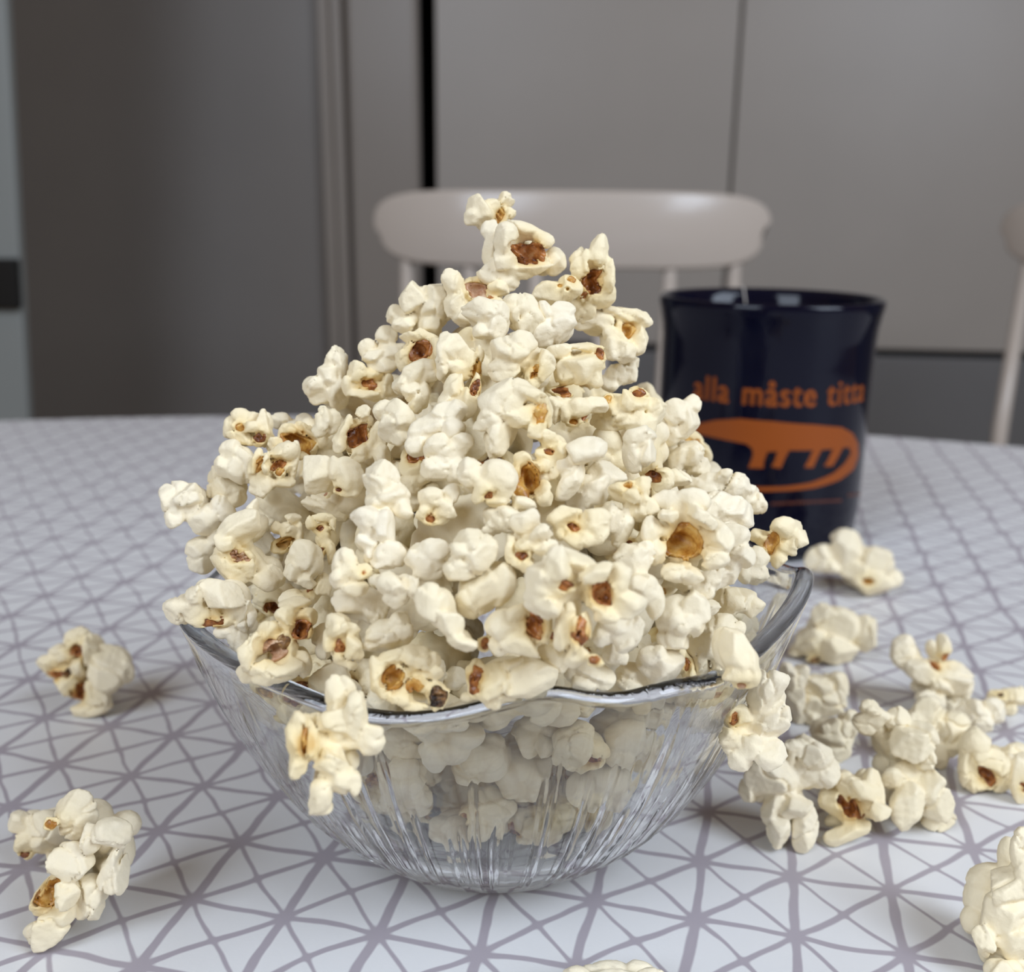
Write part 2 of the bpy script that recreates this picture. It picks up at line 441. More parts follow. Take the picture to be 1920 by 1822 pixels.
# ------------------------------------------------------------------ glass bowl
BC = np.array([-0.0035, 0.195])
keyphi = [-180, -160, -140, -122, -108, -99, -90, -82, -74, -67, -61.5, -56, -46, -36, -28, -18, -6, 10, 40, 70, 100, 125, 150, 180]
keyz =   [54.0, 57.0, 58.5, 57.0, 55.0, 55.8, 58.4, 61.6, 58.4, 58.2, 60.2, 57.0, 57.6, 60.4, 62.8, 64.8, 60, 56, 60, 57, 60, 56, 55, 54.0]
keyR =   [60.8, 63.4, 63.6, 63.0, 62.6, 62.8, 63.0, 63.6, 63.0, 63.4, 65.0, 62.6, 61.8, 62.4, 63.4, 63.8, 62.4, 61.0, 62, 61.5, 62, 61, 60.4, 60.8]
def smoothkeys(kx, ky, x):
    xx = np.asarray(x)
    acc = 0
    for o_ in (-4, -2, 0, 2, 4):
        acc = acc + np.interp((xx + o_ + 180) % 360 - 180, kx, ky)
    return acc / 5
PO = [(0, .9), (20, .9), (23.5, .5), (25.5, 0), (27.5, .2), (29.2, 1.2), (33, 4.2), (38.5, 9.5), (44, 16), (49, 24), (53.5, 33), (57.3, 42), (60.2, 50), (62.0, 56), (62.8, 58.4), (63.05, 59.4)]
PI_ = [(63.1 - 1.75 + 1.75 * math.cos(math.radians(q)), 59.6 + 1.6 * math.sin(math.radians(q))) for q in range(0, 181, 15)] + [(59.5, 58.6), (58.9, 56), (57.0, 50), (54.2, 42), (50.4, 33), (46, 24.6), (41, 16.6), (36, 10.4), (31, 6.8), (23, 4.7), (10, 4.1), (0, 4)]
def dens(P, n):
    P = np.array(P, float); t_ = np.r_[0, np.cumsum(np.hypot(*np.diff(P, axis=0).T))]; q = np.linspace(0, t_[-1], n)
    return np.c_[np.interp(q, t_, P[:, 0]), np.interp(q, t_, P[:, 1])]
po = dens(PO[5:], 46); NO = len(PO[:5]) + len(po)
prof = np.r_[np.array(PO[:5], float), po, np.array(PI_, float)]
NS = 960
phi = np.linspace(-180, 180, NS, endpoint=False)
zr = smoothkeys(keyphi, keyz, phi) / 60.0; rr = smoothkeys(keyphi, keyR, phi) / 63.1
r_rib = np.random.default_rng(3)
ribs = []
for k in range(170):
    ribs.append((r_rib.uniform(-180, 180), r_rib.uniform(.22, .5), r_rib.uniform(2, 12), r_rib.uniform(26, 56), r_rib.uniform(.10, .34)))
b = bmesh.new(); rings = []
for i, (r, z) in enumerate(prof):
    if r < 1e-6: rings.append([b.verts.new((0, 0, z / 1000))]); continue
    f = np.clip((z - 5) / 40, 0, 1); f = f * f * (3 - 2 * f)
    R_ = r * (1 + (rr - 1) * f); Z_ = z * (1 + (zr - 1) * f)
    if 5 <= i < NO - 3:
        add = np.zeros(NS)
        for (p0, wd, za, zb_, am) in ribs:
            e = np.clip((z - za) / 2.5, 0, 1) * np.clip((zb_ - z) / 5, 0, 1)
            if e <= 0: continue
            dphi = (phi - p0 + 180) % 360 - 180
            add += am * e * np.exp(-(dphi / wd) ** 2)
        R_ = R_ + add
    ph = np.radians(phi)
    rings.append([b.verts.new((R_[k] * math.cos(ph[k]) / 1000, R_[k] * math.sin(ph[k]) / 1000, Z_[k] / 1000)) for k in range(NS)])
for A, B in zip(rings, rings[1:]):
    for k in range(NS):
        k2 = (k + 1) % NS
        if len(A) == 1: b.faces.new((A[0], B[k2], B[k]))
        elif len(B) == 1: b.faces.new((A[k], A[k2], B[0]))
        else: b.faces.new((A[k], A[k2], B[k2], B[k]))
bmesh.ops.recalc_face_normals(b, faces=b.faces)
bowl = obj('glass_bowl', b, M['glass'], None, True); bowl.location = (BC[0], BC[1], .0002)
tag(bowl, 'clear ribbed glass bowl with a wavy rim, heaped with popcorn', 'bowl')

# ------------------------------------------------------------------ popcorn: implicit surfaces
def surface_nets(d, org, h):
    s = d < 0
    c = np.zeros(tuple(n - 1 for n in d.shape), np.int8)
    for i in (0, 1):
        for j in (0, 1):
            for k in (0, 1):
                c += s[i:s.shape[0] - 1 + i, j:s.shape[1] - 1 + j, k:s.shape[2] - 1 + k]
    act = (c > 0) & (c < 8)
    idx = -np.ones(act.shape, np.int32)
    ii = np.argwhere(act)
    idx[act] = np.arange(len(ii))
    acc = np.zeros((len(ii), 3), np.float32); cnt = np.zeros(len(ii), np.float32)
    I, J, K = ii.T
    corners = [(i, j, k) for i in (0, 1) for j in (0, 1) for k in (0, 1)]
    dv = {q: d[I + q[0], J + q[1], K + q[2]] for q in corners}
    for q in corners:
        for ax in range(3):
            if q[ax]: continue
            q2 = list(q); q2[ax] = 1; q2 = tuple(q2)
            a, b_ = dv[q], dv[q2]
            cr = (a < 0) != (b_ < 0)
            t_ = np.where(cr, a / np.where(cr, a - b_, 1), 0)
            p = np.array(q, np.float32)[None] .repeat(len(ii), 0); p[:, ax] = t_
            acc[cr] += p[cr]; cnt[cr] += 1
    V = (acc / cnt[:, None] + ii) * h + org
    faces = []
    for ax in range(3):
        sl0 = [slice(1, -1)] * 3; sl1 = [slice(1, -1)] * 3
        sl0[ax] = slice(0, -1); sl1[ax] = slice(1, None)
        a, b_ = s[tuple(sl0)], s[tuple(sl1)]
        e = np.argwhere(a != b_)
        o_ = np.ones(3, int); o_[ax] = 0
        e = e + o_
        u_, v_ = [(1, 2), (2, 0), (0, 1)][ax]
        q = []
        for du_, dv_ in ((-1, -1), (0, -1), (0, 0), (-1, 0)):
            w = e.copy(); w[:, u_] += du_; w[:, v_] += dv_
            q.append(idx[w[:, 0], w[:, 1], w[:, 2]])
        q = np.stack(q, 1)
        ins = s[e[:, 0], e[:, 1], e[:, 2]]
        q[~ins] = q[~ins][:, ::-1]
        faces.append(q)
    return V, np.concatenate(faces)

def to_mesh(name, V, Q, attr=None, attr2=None):
    me = bpy.data.meshes.new(name)
    me.vertices.add(len(V)); me.vertices.foreach_set('co', np.ascontiguousarray(V, np.float32).ravel())
    me.loops.add(Q.size); me.loops.foreach_set('vertex_index', np.ascontiguousarray(Q, np.int32).ravel())
    me.polygons.add(len(Q)); me.polygons.foreach_set('loop_start', np.arange(0, Q.size, 4, dtype=np.int32))
    me.polygons.foreach_set('use_smooth', np.ones(len(Q), bool))
    if attr is not None:
        at2 = me.attributes.new('stain', 'FLOAT', 'POINT'); at2.data.foreach_set('value', np.ascontiguousarray(attr, np.float32))
    if attr2 is not None:
        at2 = me.attributes.new('cream', 'FLOAT', 'POINT'); at2.data.foreach_set('value', np.ascontiguousarray(attr2, np.float32))
    me.update(calc_edges=True)
    return me

def smin(a, b_, k):
    h_ = np.maximum(k - np.abs(a - b_), 0) / k
    return np.minimum(a, b_) - h_ * h_ * k * .25

VOX = 0.33
def popcorn(lobes, hulls, R, vox=VOX):
    """lobes: (x, y, w, rx, ry, rz, angle) in mm, w toward the viewer; hulls: (x, y, rx, ry, angle, kind).
    returns flake (V,Q,stain) and a list of hulls (V,Q,kind), in mm"""
    L = [list(l) for l in lobes]
    xy = np.array([[l[0], l[1]] for l in L]); rad = np.array([max(l[3], l[4]) for l in L])
    Rp = float(np.max(np.hypot(xy[:, 0], xy[:, 1]) + rad * .7))
    full = []
    for l in L:
        full.append((*l, True))
    for l in L:                                        # the far side of the piece
        full.append((l[0] * .72 + R.normal() * .4, l[1] * .72 + R.normal() * .4, min(l[2], 0) - R.uniform(.35, .75) * l[5] - .12 * Rp, l[3] * .8, l[4] * .8, l[5] * .85, l[6], False))
    wm = max(l[2] + l[5] * .55 for l in L)
    for hl in hulls:                                   # flesh behind every hull
        m_ = max(hl[2], hl[3])
        full.append((hl[0], hl[1], wm - 1.05 * (hl[2] + hl[3]) / 2 - .15 * Rp, hl[2] * 1.32 + .3, hl[3] * 1.32 + .3, (hl[2] + hl[3]) / 2 * 1.2, hl[4], True))
    lo = np.array([1e9] * 3); hi = -lo
    for l in full:
        m_ = max(l[3], l[4]) * 1.12; c_ = np.array([l[0], l[1], l[2]]); e_ = np.array([m_, m_, l[5] * 1.12])
        lo = np.minimum(lo, c_ - e_); hi = np.maximum(hi, c_ + e_)
    lo -= 2.2 * vox; hi += 2.2 * vox
    n = np.ceil((hi - lo) / vox).astype(int) + 1
    ax = [(lo[i] + vox * np.arange(n[i])).astype(np.float32) for i in range(3)]
    d = np.full(tuple(n), 9.0, np.float32)
    # stalks to the middle keep the piece in one body
    mid = np.array([0, 0, -.15 * Rp])
    X, Y, W = np.meshgrid(*ax, indexing='ij', sparse=True)
    for l in L:
        p = np.array(l[:3]); v_ = mid - p; vv = v_ @ v_ + 1e-6
        t_ = np.clip(((X - p[0]) * v_[0] + (Y - p[1]) * v_[1] + (W - p[2]) * v_[2]) / vv, 0, 1)
        dd_ = np.sqrt((X - p[0] - t_ * v_[0]) ** 2 + (Y - p[1] - t_ * v_[1]) ** 2 + (W - p[2] - t_ * v_[2]) ** 2) - min(l[3], l[4]) * .5
        np.minimum(d, dd_, out=d)
    for l in full:
        x0, y0, w0, rx, ry, rz, an, front = l
        m_ = max(rx, ry)
        sl = []
        for i, (c_, e_) in enumerate(((x0, m_), (y0, m_), (w0, rz))):
            a_ = int(max(0, np.floor((c_ - e_ * 1.5 - lo[i]) / vox))); b_ = int(min(n[i], np.ceil((c_ + e_ * 1.5 - lo[i]) / vox) + 1))
            sl.append(slice(a_, b_))
        x_, y_, w_ = X[sl[0]] - x0, Y[:, sl[1]] - y0, W[:, :, sl[2]] - w0
        ca_, sa_ = math.cos(an), math.sin(an)
        qx = (x_ * ca_ + y_ * sa_) / rx; qy = (-x_ * sa_ + y_ * ca_) / ry; qz = w_ / rz
        f_ = np.sqrt(qx * qx + qy * qy + qz * qz + 1e-6) - 1.06
        if front:
            for _ in range(7):
                nn = R.normal(size=3); nn /= np.linalg.norm(nn)
                if nn[2] < -.3: nn[2] *= -1
                pl = qx * nn[0] + qy * nn[1] + qz * nn[2] - R.uniform(.52, .90)
                h_ = np.maximum(.06 - np.abs(f_ - pl), 0) / .06
                f_ = np.maximum(f_, pl) + h_ * h_ * .015
            for _ in range(int(R.integers(0, 3))):         # creases running over the lobe
                nn = R.normal(size=3); nn[2] *= .4; nn /= np.linalg.norm(nn)
                g_ = qx * nn[0] + qy * nn[1] + qz * nn[2] - R.uniform(-.3, .3)
                g_ = g_ + .12 * np.sin(5 * (qx * nn[1] - qy * nn[0]) + R.uniform(0, 6))
                f_ = f_ + .15 * np.exp(-(g_ / .06) ** 2)
        f_ = (f_ * min(rx, ry, rz)).astype(np.float32)
        d[tuple(sl)] = smin(d[tuple(sl)], f_, .09)
    # wrinkles
    for wl, am in ((3.6, .07), (1.9, .05), (1.1, .045)):
        k1 = R.normal(size=(3, 3)); k1 *= (2 * math.pi / wl) / np.linalg.norm(k1, axis=1)[:, None]
        ph = R.uniform(0, 6.28, 3)
        d += am * np.sin(k1[0, 0] * X + k1[0, 1] * Y + k1[0, 2] * W + ph[0]) * np.sin(k1[1, 0] * X + k1[1, 1] * Y + k1[1, 2] * W + ph[1] + np.sin(k1[2, 0] * X + k1[2, 1] * Y + k1[2, 2] * W))
    pre = d.copy()
    hs = []
    for (hx, hy, rx, ry, an, kind) in hulls:
        i = int(np.clip(round((hx - lo[0]) / vox), 0, n[0] - 1)); j = int(np.clip(round((hy - lo[1]) / vox), 0, n[1] - 1))
        col = np.where(pre[i, j] < 0)[0]
        wf = ax[2][col[-1]] if len(col) else wm * .5
        rm = (rx + ry) / 2; rz = rm * 1.25
        w0 = min(wf, wm) - rm * .35
        k1 = R.normal(size=(3, 3)) * 2.2 / max(rm, .6); ph = R.uniform(0, 6.28, 3)
        x_ = X - hx + .26 * rm * np.sin(k1[0, 0] * X + k1[0, 1] * Y + k1[0, 2] * W + ph[0])
        y_ = Y - hy + .26 * rm * np.sin(k1[1, 0] * X + k1[1, 1] * Y + k1[1, 2] * W + ph[1])
        x_ = x_ + .10 * rm * np.sin(2.7 * (k1[1, 0] * X + k1[1, 1] * Y + k1[1, 2] * W) + ph[2]); y_ = y_ + .10 * rm * np.sin(2.7 * (k1[2, 0] * X + k1[2, 1] * Y + k1[2, 2] * W) + ph[0])
        w_ = W - w0
        tx, ty = R.normal(size=2) * .12
        ca_, sa_ = math.cos(an), math.sin(an)
        qx = (x_ * ca_ + y_ * sa_) / rx; qy = (-x_ * sa_ + y_ * ca_) / ry
        q2 = np.sqrt(qx * qx + qy * qy)
        ell = (np.sqrt(q2 * q2 + (w_ / rz) ** 2 + 1e-6) - 1) * min(rx, ry)
        cyl = np.maximum((q2 - 1 - .12 * w_ / rz) * min(rx, ry), -w_)
        cav = np.minimum(ell, cyl).astype(np.float32)
        np.maximum(d, -cav, out=d)
        hs.append((ell.astype(np.float32), w_, rz, kind, (hx, hy, w0), rm, k1, ph))
    V, Q = surface_nets(d, lo, vox)
    stain = np.zeros(len(V), np.float32); cream = np.zeros(len(V), np.float32)
    out = []
    for (ell, w_, rz, kind, c_, rm, k1, ph) in hs:
        hd = np.maximum(np.maximum(np.abs(ell + .20) - .36, pre + .05), w_ + rz * .02 - .25 * rz * np.sin(1.7 * k1[2, 0] * X + 1.7 * k1[2, 1] * Y + ph[2]) + 0 * ell)
        v2, q2 = surface_nets(hd.astype(np.float32), lo, vox)
        if len(q2) > 8: out.append((v2, q2, kind))
        dist = np.linalg.norm(V - np.array(c_), axis=1) / rm
        np.maximum(cream, np.exp(-np.maximum(dist - .9, 0) * rm / 2.6), out=cream)
        np.maximum(stain, np.exp(-np.maximum(dist - .85, 0) / .22) * (.9 if kind in 'ab' else .5), out=stain)
    return (V, Q, stain, cream), out

def basis(px, py):
    """camera-facing axes at a pixel"""
    return RW[:, 0], -RW[:, 1], -RW[:, 2]

REG = {'A': (280, 740, 3.0367), 'B': (660, 340, 3.0367), 'C': (860, 740, 2.743), 'D': (320, 1140, 2.8235), 'E': (800, 1180, 2.743),
       'F': (1320, 1180, 2.838), 'G': (1180, 500, 2.5946), 'H': (0, 1100, 2.524), 'K': (0, 0, 2.2214), 'I': (0, 0, 1.0)}
RHO_Z = [0, 8, 20, 40, 58, 66, 74, 82, 90, 99, 110, 121, 134, 140]
RHO_R = [26, 34, 44, 54, 58, 59, 60, 53, 44, 33, 24, 14, 5, 2]
def mound_depth(px, py, inset):
    """distance along +Y at which the ray meets the heap"""
    d_ = ray(px, py); best = None
    for Y in np.arange(.125, .235, .0005):
        p = d_ * Y; z = (p[2] + HC) * 1000
        rho = math.hypot(p[0] - BC[0], p[1] - BC[1]) * 1000 - (np.interp(z, RHO_Z, RHO_R) - inset)
        if rho <= 0: return Y
        if best is None or rho < best[0]: best = (rho, Y)
    return best[1]

def parse(reg, s):
    ox, oy, sc_ = REG[reg]; out = []
    for tok in s.split():
        kind = None
        if tok[-1].isalpha(): kind = tok[-1]; tok = tok[:-1]
        v_ = [float(q) for q in tok.split(',')]
        x, y = ox + v_[0] / sc_, oy + v_[1] / sc_
        rx = v_[2] / sc_; ry = v_[3] / sc_ if len(v_) > 3 else rx; an = v_[4] if len(v_) > 4 else 0
        out.append((x, y, rx, ry, math.radians(-an), kind))
    return out

HEAP_GROUP = 'popcorn heaped in the glass bowl'; TABLE_GROUP = 'popcorn spilled on the table'
def trace(reg, label, lobes, hulls='', dy=0.0, Y=None, ground=False, vox=VOX, wk=1.0):
    """one piece of popcorn whose lobes are given by where they sit in the photograph; the depth comes from the
    heap (or from the table top it lies on)"""
    R = np.random.default_rng(sum(ord(c_) * (i + 1) for i, c_ in enumerate(label)))
    lb = parse(reg, lobes); hl = parse(reg, hulls) if hulls else []
    P = np.array([(l[0], l[1]) for l in lb]); rr_ = np.array([math.sqrt(l[2] * l[3]) for l in lb])
    cx, cy = (P * rr_[:, None]).sum(0) / rr_.sum()
    if ground:
        yb = max(l[1] + max(l[2], l[3]) * .9 for l in lb)
        d_ = ray(cx, yb); Y = HC / -d_[2] + .003
    elif Y is None:
        Y = mound_depth(cx, cy, rr_.mean() * .195 / F * 1000 * .55) + dy
    dvec = RW @ np.array([(cx - 960) / F, (cy - 911) / F, 1.0])
    D = Y / dvec[1]                                     # depth along the optical axis
    s = D * 1000 / F
    Rp = float(np.max(np.hypot(P[:, 0] - cx, P[:, 1] - cy) + rr_ * .6)) * s
    L = []
    for (x, y, rx, ry, an, _), q in zip(lb, rr_):
        dx, dyy = (x - cx) * s, -(y - cy) * s
        rz = q * s * (.92 if max(rx, ry) < 2 * min(rx, ry) else .8)
        w = wk * .62 * math.sqrt(max(Rp ** 2 - dx * dx - dyy * dyy, 0)) - rz * .55 + R.normal() * .10 * Rp - .08 * Rp
        L.append((dx, dyy, w, rx * s * 1.2, ry * s * 1.2, rz, an))
    H = [((x - cx) * s, -(y - cy) * s, rx * s, ry * s, an, k or 'b') for (x, y, rx, ry, an, k) in hl]
    (V, Q, st, cr), hs = popcorn(L, H, R, vox)
    bx = np.stack(basis(cx, cy), 1)                     # columns: right, up, toward viewer
    O = dvec * D + np.array([0, 0, HC])
    Vw = (V @ bx.T) / 1000; hw = [(v_ @ bx.T / 1000, q, k) for v_, q, k in hs]
    if ground:                                          # slide it along until it rests on the table
        zmin = np.partition(Vw[:, 2], 40)[40] + O[2]
        q = (HC) / (HC - zmin)
        O = (O - [0, 0, HC]) * q + np.array([0, 0, HC]); Vw = Vw * q; hw = [(v_ * q, f_, k) for v_, f_, k in hw]
        Vw[:, 2] = np.maximum(Vw[:, 2], .0003 - O[2])
        for v_, f_, k in hw: v_[:, 2] = np.maximum(v_[:, 2], .0006 - O[2])
    o = obj('popcorn', to_mesh('popcorn', Vw, Q, st, cr), M['flake']); o.location = O
    for v_, f_, k in hw: obj('hull', to_mesh('hull', v_, f_), M[k], o)
    tag(o, label, 'popcorn', TABLE_GROUP if ground else HEAP_GROUP)
    PLACED.append((np.array(O), Rp / 1000))
    if not ground: FRONT.append((cx, cy, Rp / s, D)); FLAB.append((cx, cy, label))
    return o
PLACED = []; FRONT = []; FLAB = []

# ------------------------------------------------------------------ the heap, piece by piece
T = trace
# -- peak and upper slope
T('B', 'small white popcorn perched on the very peak of the heap', '725,180,75 700,220,50 760,240,45 870,110,58,42,-40 895,185,38,28,20 805,160,45', '845,205,26,42,20a', Y=.193)
T('B', 'popcorn with a large shiny brown hull just below the peak', '800,290,55,50 795,400,50,90,5 870,380,60,85,15 980,305,110,38,20 1085,350,55,38,30 1000,525,120,42,-3 1160,460,60,70,30 870,480,60 800,530,70,65 880,590,60,50', '1015,430,105,58,12b', Y=.188)
T('B', 'pointed popcorn with a brown hull standing right of the peak', '1395,420,45,85,12 1290,440,48,58 1290,520,42,60 1410,650,72,75 1300,740,70,60 1450,560,32,95 1340,480,40,60', '1360,585,50,92,15b', Y=.190)
T('B', 'bean-shaped flake with a pitted yellow end under the brown hull', '1130,640,92,66,-25 1235,610,70,66,-20', '1250,565,26,20a 1185,603,16,13a 1225,625,12,10a', Y=.184)
T('B', 'popcorn with an open yellow mouth on the upper right edge of the heap', '1550,760,110,42,15 1640,800,55,48,30 1635,915,46,72,20 1500,895,66,46,20 1440,800,60,50 1530,985,60,55 1340,790,80,60 1470,960,50,60', '1565,850,50,42,30a', Y=.190)
T('B', 'knobbly white popcorn at the upper left shoulder of the heap', '350,670,70,80 250,760,52,52 300,820,60,48 465,650,80,78,20 500,740,85,95 450,830,80,70', Y=.186)
T('B', 'popcorn with a pale pinkish hull and a tall white flange near the top', '580,600,55,78,-20 600,710,60,85 840,620,55,40,20 800,690,60,30,10 640,780,60,60', '715,620,66,52,20p 790,670,22,16b', Y=.184)
T('B', 'two rounded white lobes bulging below the pinkish hull', '730,745,95,68,10 825,790,72,92 770,860,70,45', dy=-.002)
T('B', 'smooth white lump in the middle of the top of the heap', '960,725,80,72 1000,800,80,68 930,690,58,48 1040,830,40,50')
T('B', 'bluish white clustered popcorn under the pitted bean-shaped flake', '1090,740,48,45 1190,745,70,55 1150,850,115,88 1080,890,60,50 1230,780,50,45')
T('B', 'knobby popcorn jutting out on the left just above the brown pocket', '90,950,45 130,1000,58,40 200,880,52,52 235,985,85,65,10 180,1050,75,48 100,1010,45,30', Y=.186)
T('B', 'popcorn with a reddish brown pocket on the upper left slope', '395,890,105,46,10 400,1075,105,55,-20 300,1000,45,75 480,960,40,80', '388,980,66,66b', Y=.181)
T('B', 'tall upright white flake in the centre of the upper heap', '525,1000,55,125 600,955,80,75 620,1070,88,58,-10 680,1020,40,60 730,980,22,44', '710,1080,24,60,20a', dy=-.003)
T('B', 'big smooth cream flake facing forward high in the centre', '900,990,125,88 860,1080,78,58 980,930,70,60,30 1090,1060,55,95,10 1030,1130,40,60', '1040,1090,14,55,25a', dy=-.004)
T('B', 'rounded popcorn wrapped by a curled edge on the upper right', '1290,1060,108,82,5 1220,1100,66,66 1330,950,95,26,8 1425,1010,20,62,-10 1380,1110,50,60 1180,960,70,40,-20', '1405,985,22,34,-30b 1200,1200,60,20b', dy=-.003)
T('B', 'small jagged popcorn on the right silhouette below the open mouth', '1590,1045,42,45 1520,1095,78,58 1480,1140,60,50 1600,1100,38,38', Y=.190)
T('B', 'ragged white popcorn with a brown slit left of centre', '590,1180,58,78,10 560,1250,60,68 660,1250,45,78,-10 620,1320,50,40', '705,1175,24,58,10b', dy=-.003)
T('B', 'long slanted white petal on the left slope below the brown pocket', '350,1100,105,48,-35 440,1085,48,58 290,1150,58,48 400,1235,78,58,-50 330,1200,60,50', dy=-.001)
T('B', 'popcorn with a dark open mouth on the left slope', '30,1100,52,60 110,1105,62,42 70,1215,112,34,10 200,1165,38,62 -15,1170,30,50', '100,1155,56,30,10b', Y=.184)
T('K', 'twin-lobed white popcorn at the left corner of the upper heap', '1400,1510,50,60 1320,1610,45,50 1345,1650,50,38 1420,1630,42,68 1375,1560,40,45', Y=.187)
T('B', 'large popcorn with a hooked curl near the middle of the heap', '870,1230,125,85,-20 1000,1215,110,40,25 1105,1300,40,98,-8 960,1340,105,58 790,1340,98,58,-30 820,1450,75,115,20 1040,1400,58,58', '1068,1330,26,74,15a', dy=-.007)
T('B', 'broad faceted white popcorn left of the hooked curl', '540,1340,88,68,-30 450,1420,105,78,-20 380,1500,58,60 560,1420,78,58 600,1300,58,58', dy=-.003)
T('B', 'bluish grey shaded flake below the broad faceted popcorn', '530,1540,98,86,20 620,1500,68,58 480,1640,78,58 600,1640,88,68', dy=-.001)
T('B', 'small curled popcorn with a tiny hole beside the amber kernel', '1120,1465,68,46,20 1095,1560,58,42 1190,1530,38,48 1130,1620,66,106,20', '1122,1540,30,20b', dy=-.004)
T('B', 'popcorn with a big glossy amber kernel right of centre', '960,1580,50,38 1080,1620,44,80,30 915,1720,36,76 1080,1770,56,70,-30 970,1800,60,30', '1000,1690,72,106,15a', dy=-.001)
T('B', 'long smooth cream wing pointing up right of the amber kernel', '1315,1540,118,68,-20 1200,1620,78,78,-30 1230,1710,58,98,30 1390,1530,48,58', dy=-.004)
T('B', 'knotted popcorn with a brown toasted tip on the right slope', '1500,1290,88,78,-30 1440,1350,98,58,20 1640,1270,78,58,20 1720,1300,68,68 1600,1360,88,58 1665,1430,88,88 1560,1250,48,58', '1625,1205,42,20b 1450,1245,26,24,30a', dy=-.002, wk=.8)
T('B', 'row of small white knuckles right of the hooked curl', '1160,1290,42,78 1222,1310,38,62 1290,1300,58,52 1385,1275,66,46', '1260,1372,30,18a')
T('B', 'folded white petals low on the right slope', '1640,1465,78,66 1600,1560,56,86,-10 1682,1560,48,76,10', dy=-.004)
# -- right slope
T('C', 'popcorn with a square tip reaching toward the mug', '1185,48,50,48 1110,92,56,58 1172,150,62,78 1085,170,56,76', Y=.187)
T('C', 'cream knob on the right edge in front of the printed snout', '1190,292,60,48 1140,340,58,58 1230,370,58,48 1200,330,60,50', Y=.186)
T('C', 'translucent yellowish flake on the right slope', '760,420,98,66,10 640,530,86,96 700,480,80,70')
T('C', 'white Y-shaped popcorn lying across the right slope', '830,482,58,36,40 890,520,50,40 945,470,46,58 945,590,76,64,30', '870,465,26,14a', dy=-.006)
T('C', 'ribbed yellowish flake below the Y-shaped popcorn', '800,640,56,88,20 855,680,42,98,25', dy=-.002)
T('C', 'popcorn with a small rusty hull beside the folded petals', '1050,445,60,56 1130,430,60,46 965,370,50,36', '1000,412,46,26,20b')
T('C', 'crumbly white cluster along the right edge of the heap', '1350,420,48,42 1290,470,78,58 1420,470,58,58 1475,530,66,66,30 1532,560,36,58 1215,460,58,50', Y=.183)
T('C', 'pale pinkish white lump below the crumbly cluster', '1340,560,88,58,10 1420,600,86,68 1300,590,58,58 1470,620,56,58 1380,660,60,40', dy=-.001)
T('C', 'large popcorn split open around a wide amber hollow', '1090,570,88,66,10 1190,545,78,54 1220,625,78,50,30 1325,720,72,108,10 1300,840,68,48 1150,915,98,54,5 985,700,46,68 1010,810,56,56 1060,620,46,40', '1150,755,112,92,25a', dy=-.006)
T('C', 'popcorn with a blunt square lobe pointing right over the rim', '1725,730,72,72,10 1665,680,58,46 1640,845,38,46 1560,740,58,46,20 1690,790,40,40', '1602,765,28,58,15a', Y=.176)
T('C', 'small white popcorn tucked under the blunt square lobe', '1520,860,68,68,40 1545,930,56,46 1480,900,48,58', Y=.172)
T('C', 'cream lumps at the right between the hollow and the rim', '1400,730,78,58 1450,820,58,58 1400,880,58,76 1340,930,60,50', dy=.001)
T('C', 'rough cream flake left of the wide amber hollow', '900,840,88,86,20 860,905,58,66 965,820,50,56', dy=-.002)
T('C', 'folded white knot below the rough cream flake', '960,1000,58,66 1005,1060,46,78 930,990,48,58', dy=-.003)
T('C', 'cream flake below the wide amber hollow', '1300,940,68,56 1200,965,78,48 1240,1010,60,40')
T('C', 'rounded boxy popcorn at the lower right of the heap', '1130,1140,98,96 1110,1250,78,66 1200,1165,56,78,20 1225,1080,66,76', dy=-.004)
T('C', 'wide ragged flake against the right glass wall', '1440,1060,106,66,10 1520,1085,46,56 1380,1090,58,48', Y=.157)
T('C', 'small cream knob beside the rounded boxy popcorn', '1292,1092,50,45 1250,1112,40,40')
T('C', 'layered popcorn with upright ribs by the right rim', '1330,1190,106,56,-5 1400,1195,58,46 1290,1265,46,76 1350,1370,46,86 1240,1340,56,106', dy=-.001)
T('C', 'large popcorn resting on the right front rim', '1435,1310,76,122,-15 1480,1440,56,54 1420,1430,66,58 1500,1385,36,74', '1450,1490,30,16p', Y=.1375)
T('C', 'smooth diamond-shaped flake low on the right', '1045,1390,96,96,15 1000,1330,66,46 960,1385,46,66', dy=-.004)
T('C', 'small popcorn with a thin brown slit behind the diamond flake', '1130,1370,42,66 1190,1420,36,60', '1172,1385,12,42b', dy=.002)
T('C', 'angular white popcorn just above the wavy rim', '690,1430,98,56,20 760,1480,48,38 640,1475,56,56 600,1420,50,50', dy=-.001)
T('C', 'creased white popcorn above the rim next to the diamond flake', '880,1440,76,56,20 900,1510,86,36,20 960,1480,46,46', dy=-.002)
T('C', 'small pointed petal below the large face-like popcorn', '800,1310,48,58,20 830,1355,38,48', dy=-.002)
T('C', 'large face-like popcorn with two dark brown hollows at the front', '560,840,116,56,10 450,940,96,86,30 430,1050,86,86 700,905,86,42,-20 810,930,52,88,20 860,1070,86,64,10 750,1125,56,36 545,1200,44,116,10 510,850,58,76 600,1340,56,48', '545,967,36,24b 722,1010,66,66,30b 620,1210,34,90b 690,1340,32,22b', dy=-.010)
T('C', 'broad white flake right of the long brown slit', '875,1230,68,88,15 745,1215,56,64 800,1170,70,50', dy=-.007)
T('C', 'crumpled popcorn with a reddish brown side pocket at the front', '245,1200,96,86,-20 320,1290,96,56,20 290,1125,66,36,-30 455,1200,32,76 210,1280,50,50', '395,1185,46,78,15b', dy=-.006)
T('C', 'small white wedge beneath the brown side pocket', '500,1365,68,56,20 450,1310,40,46', '490,1240,28,22b', dy=-.003)
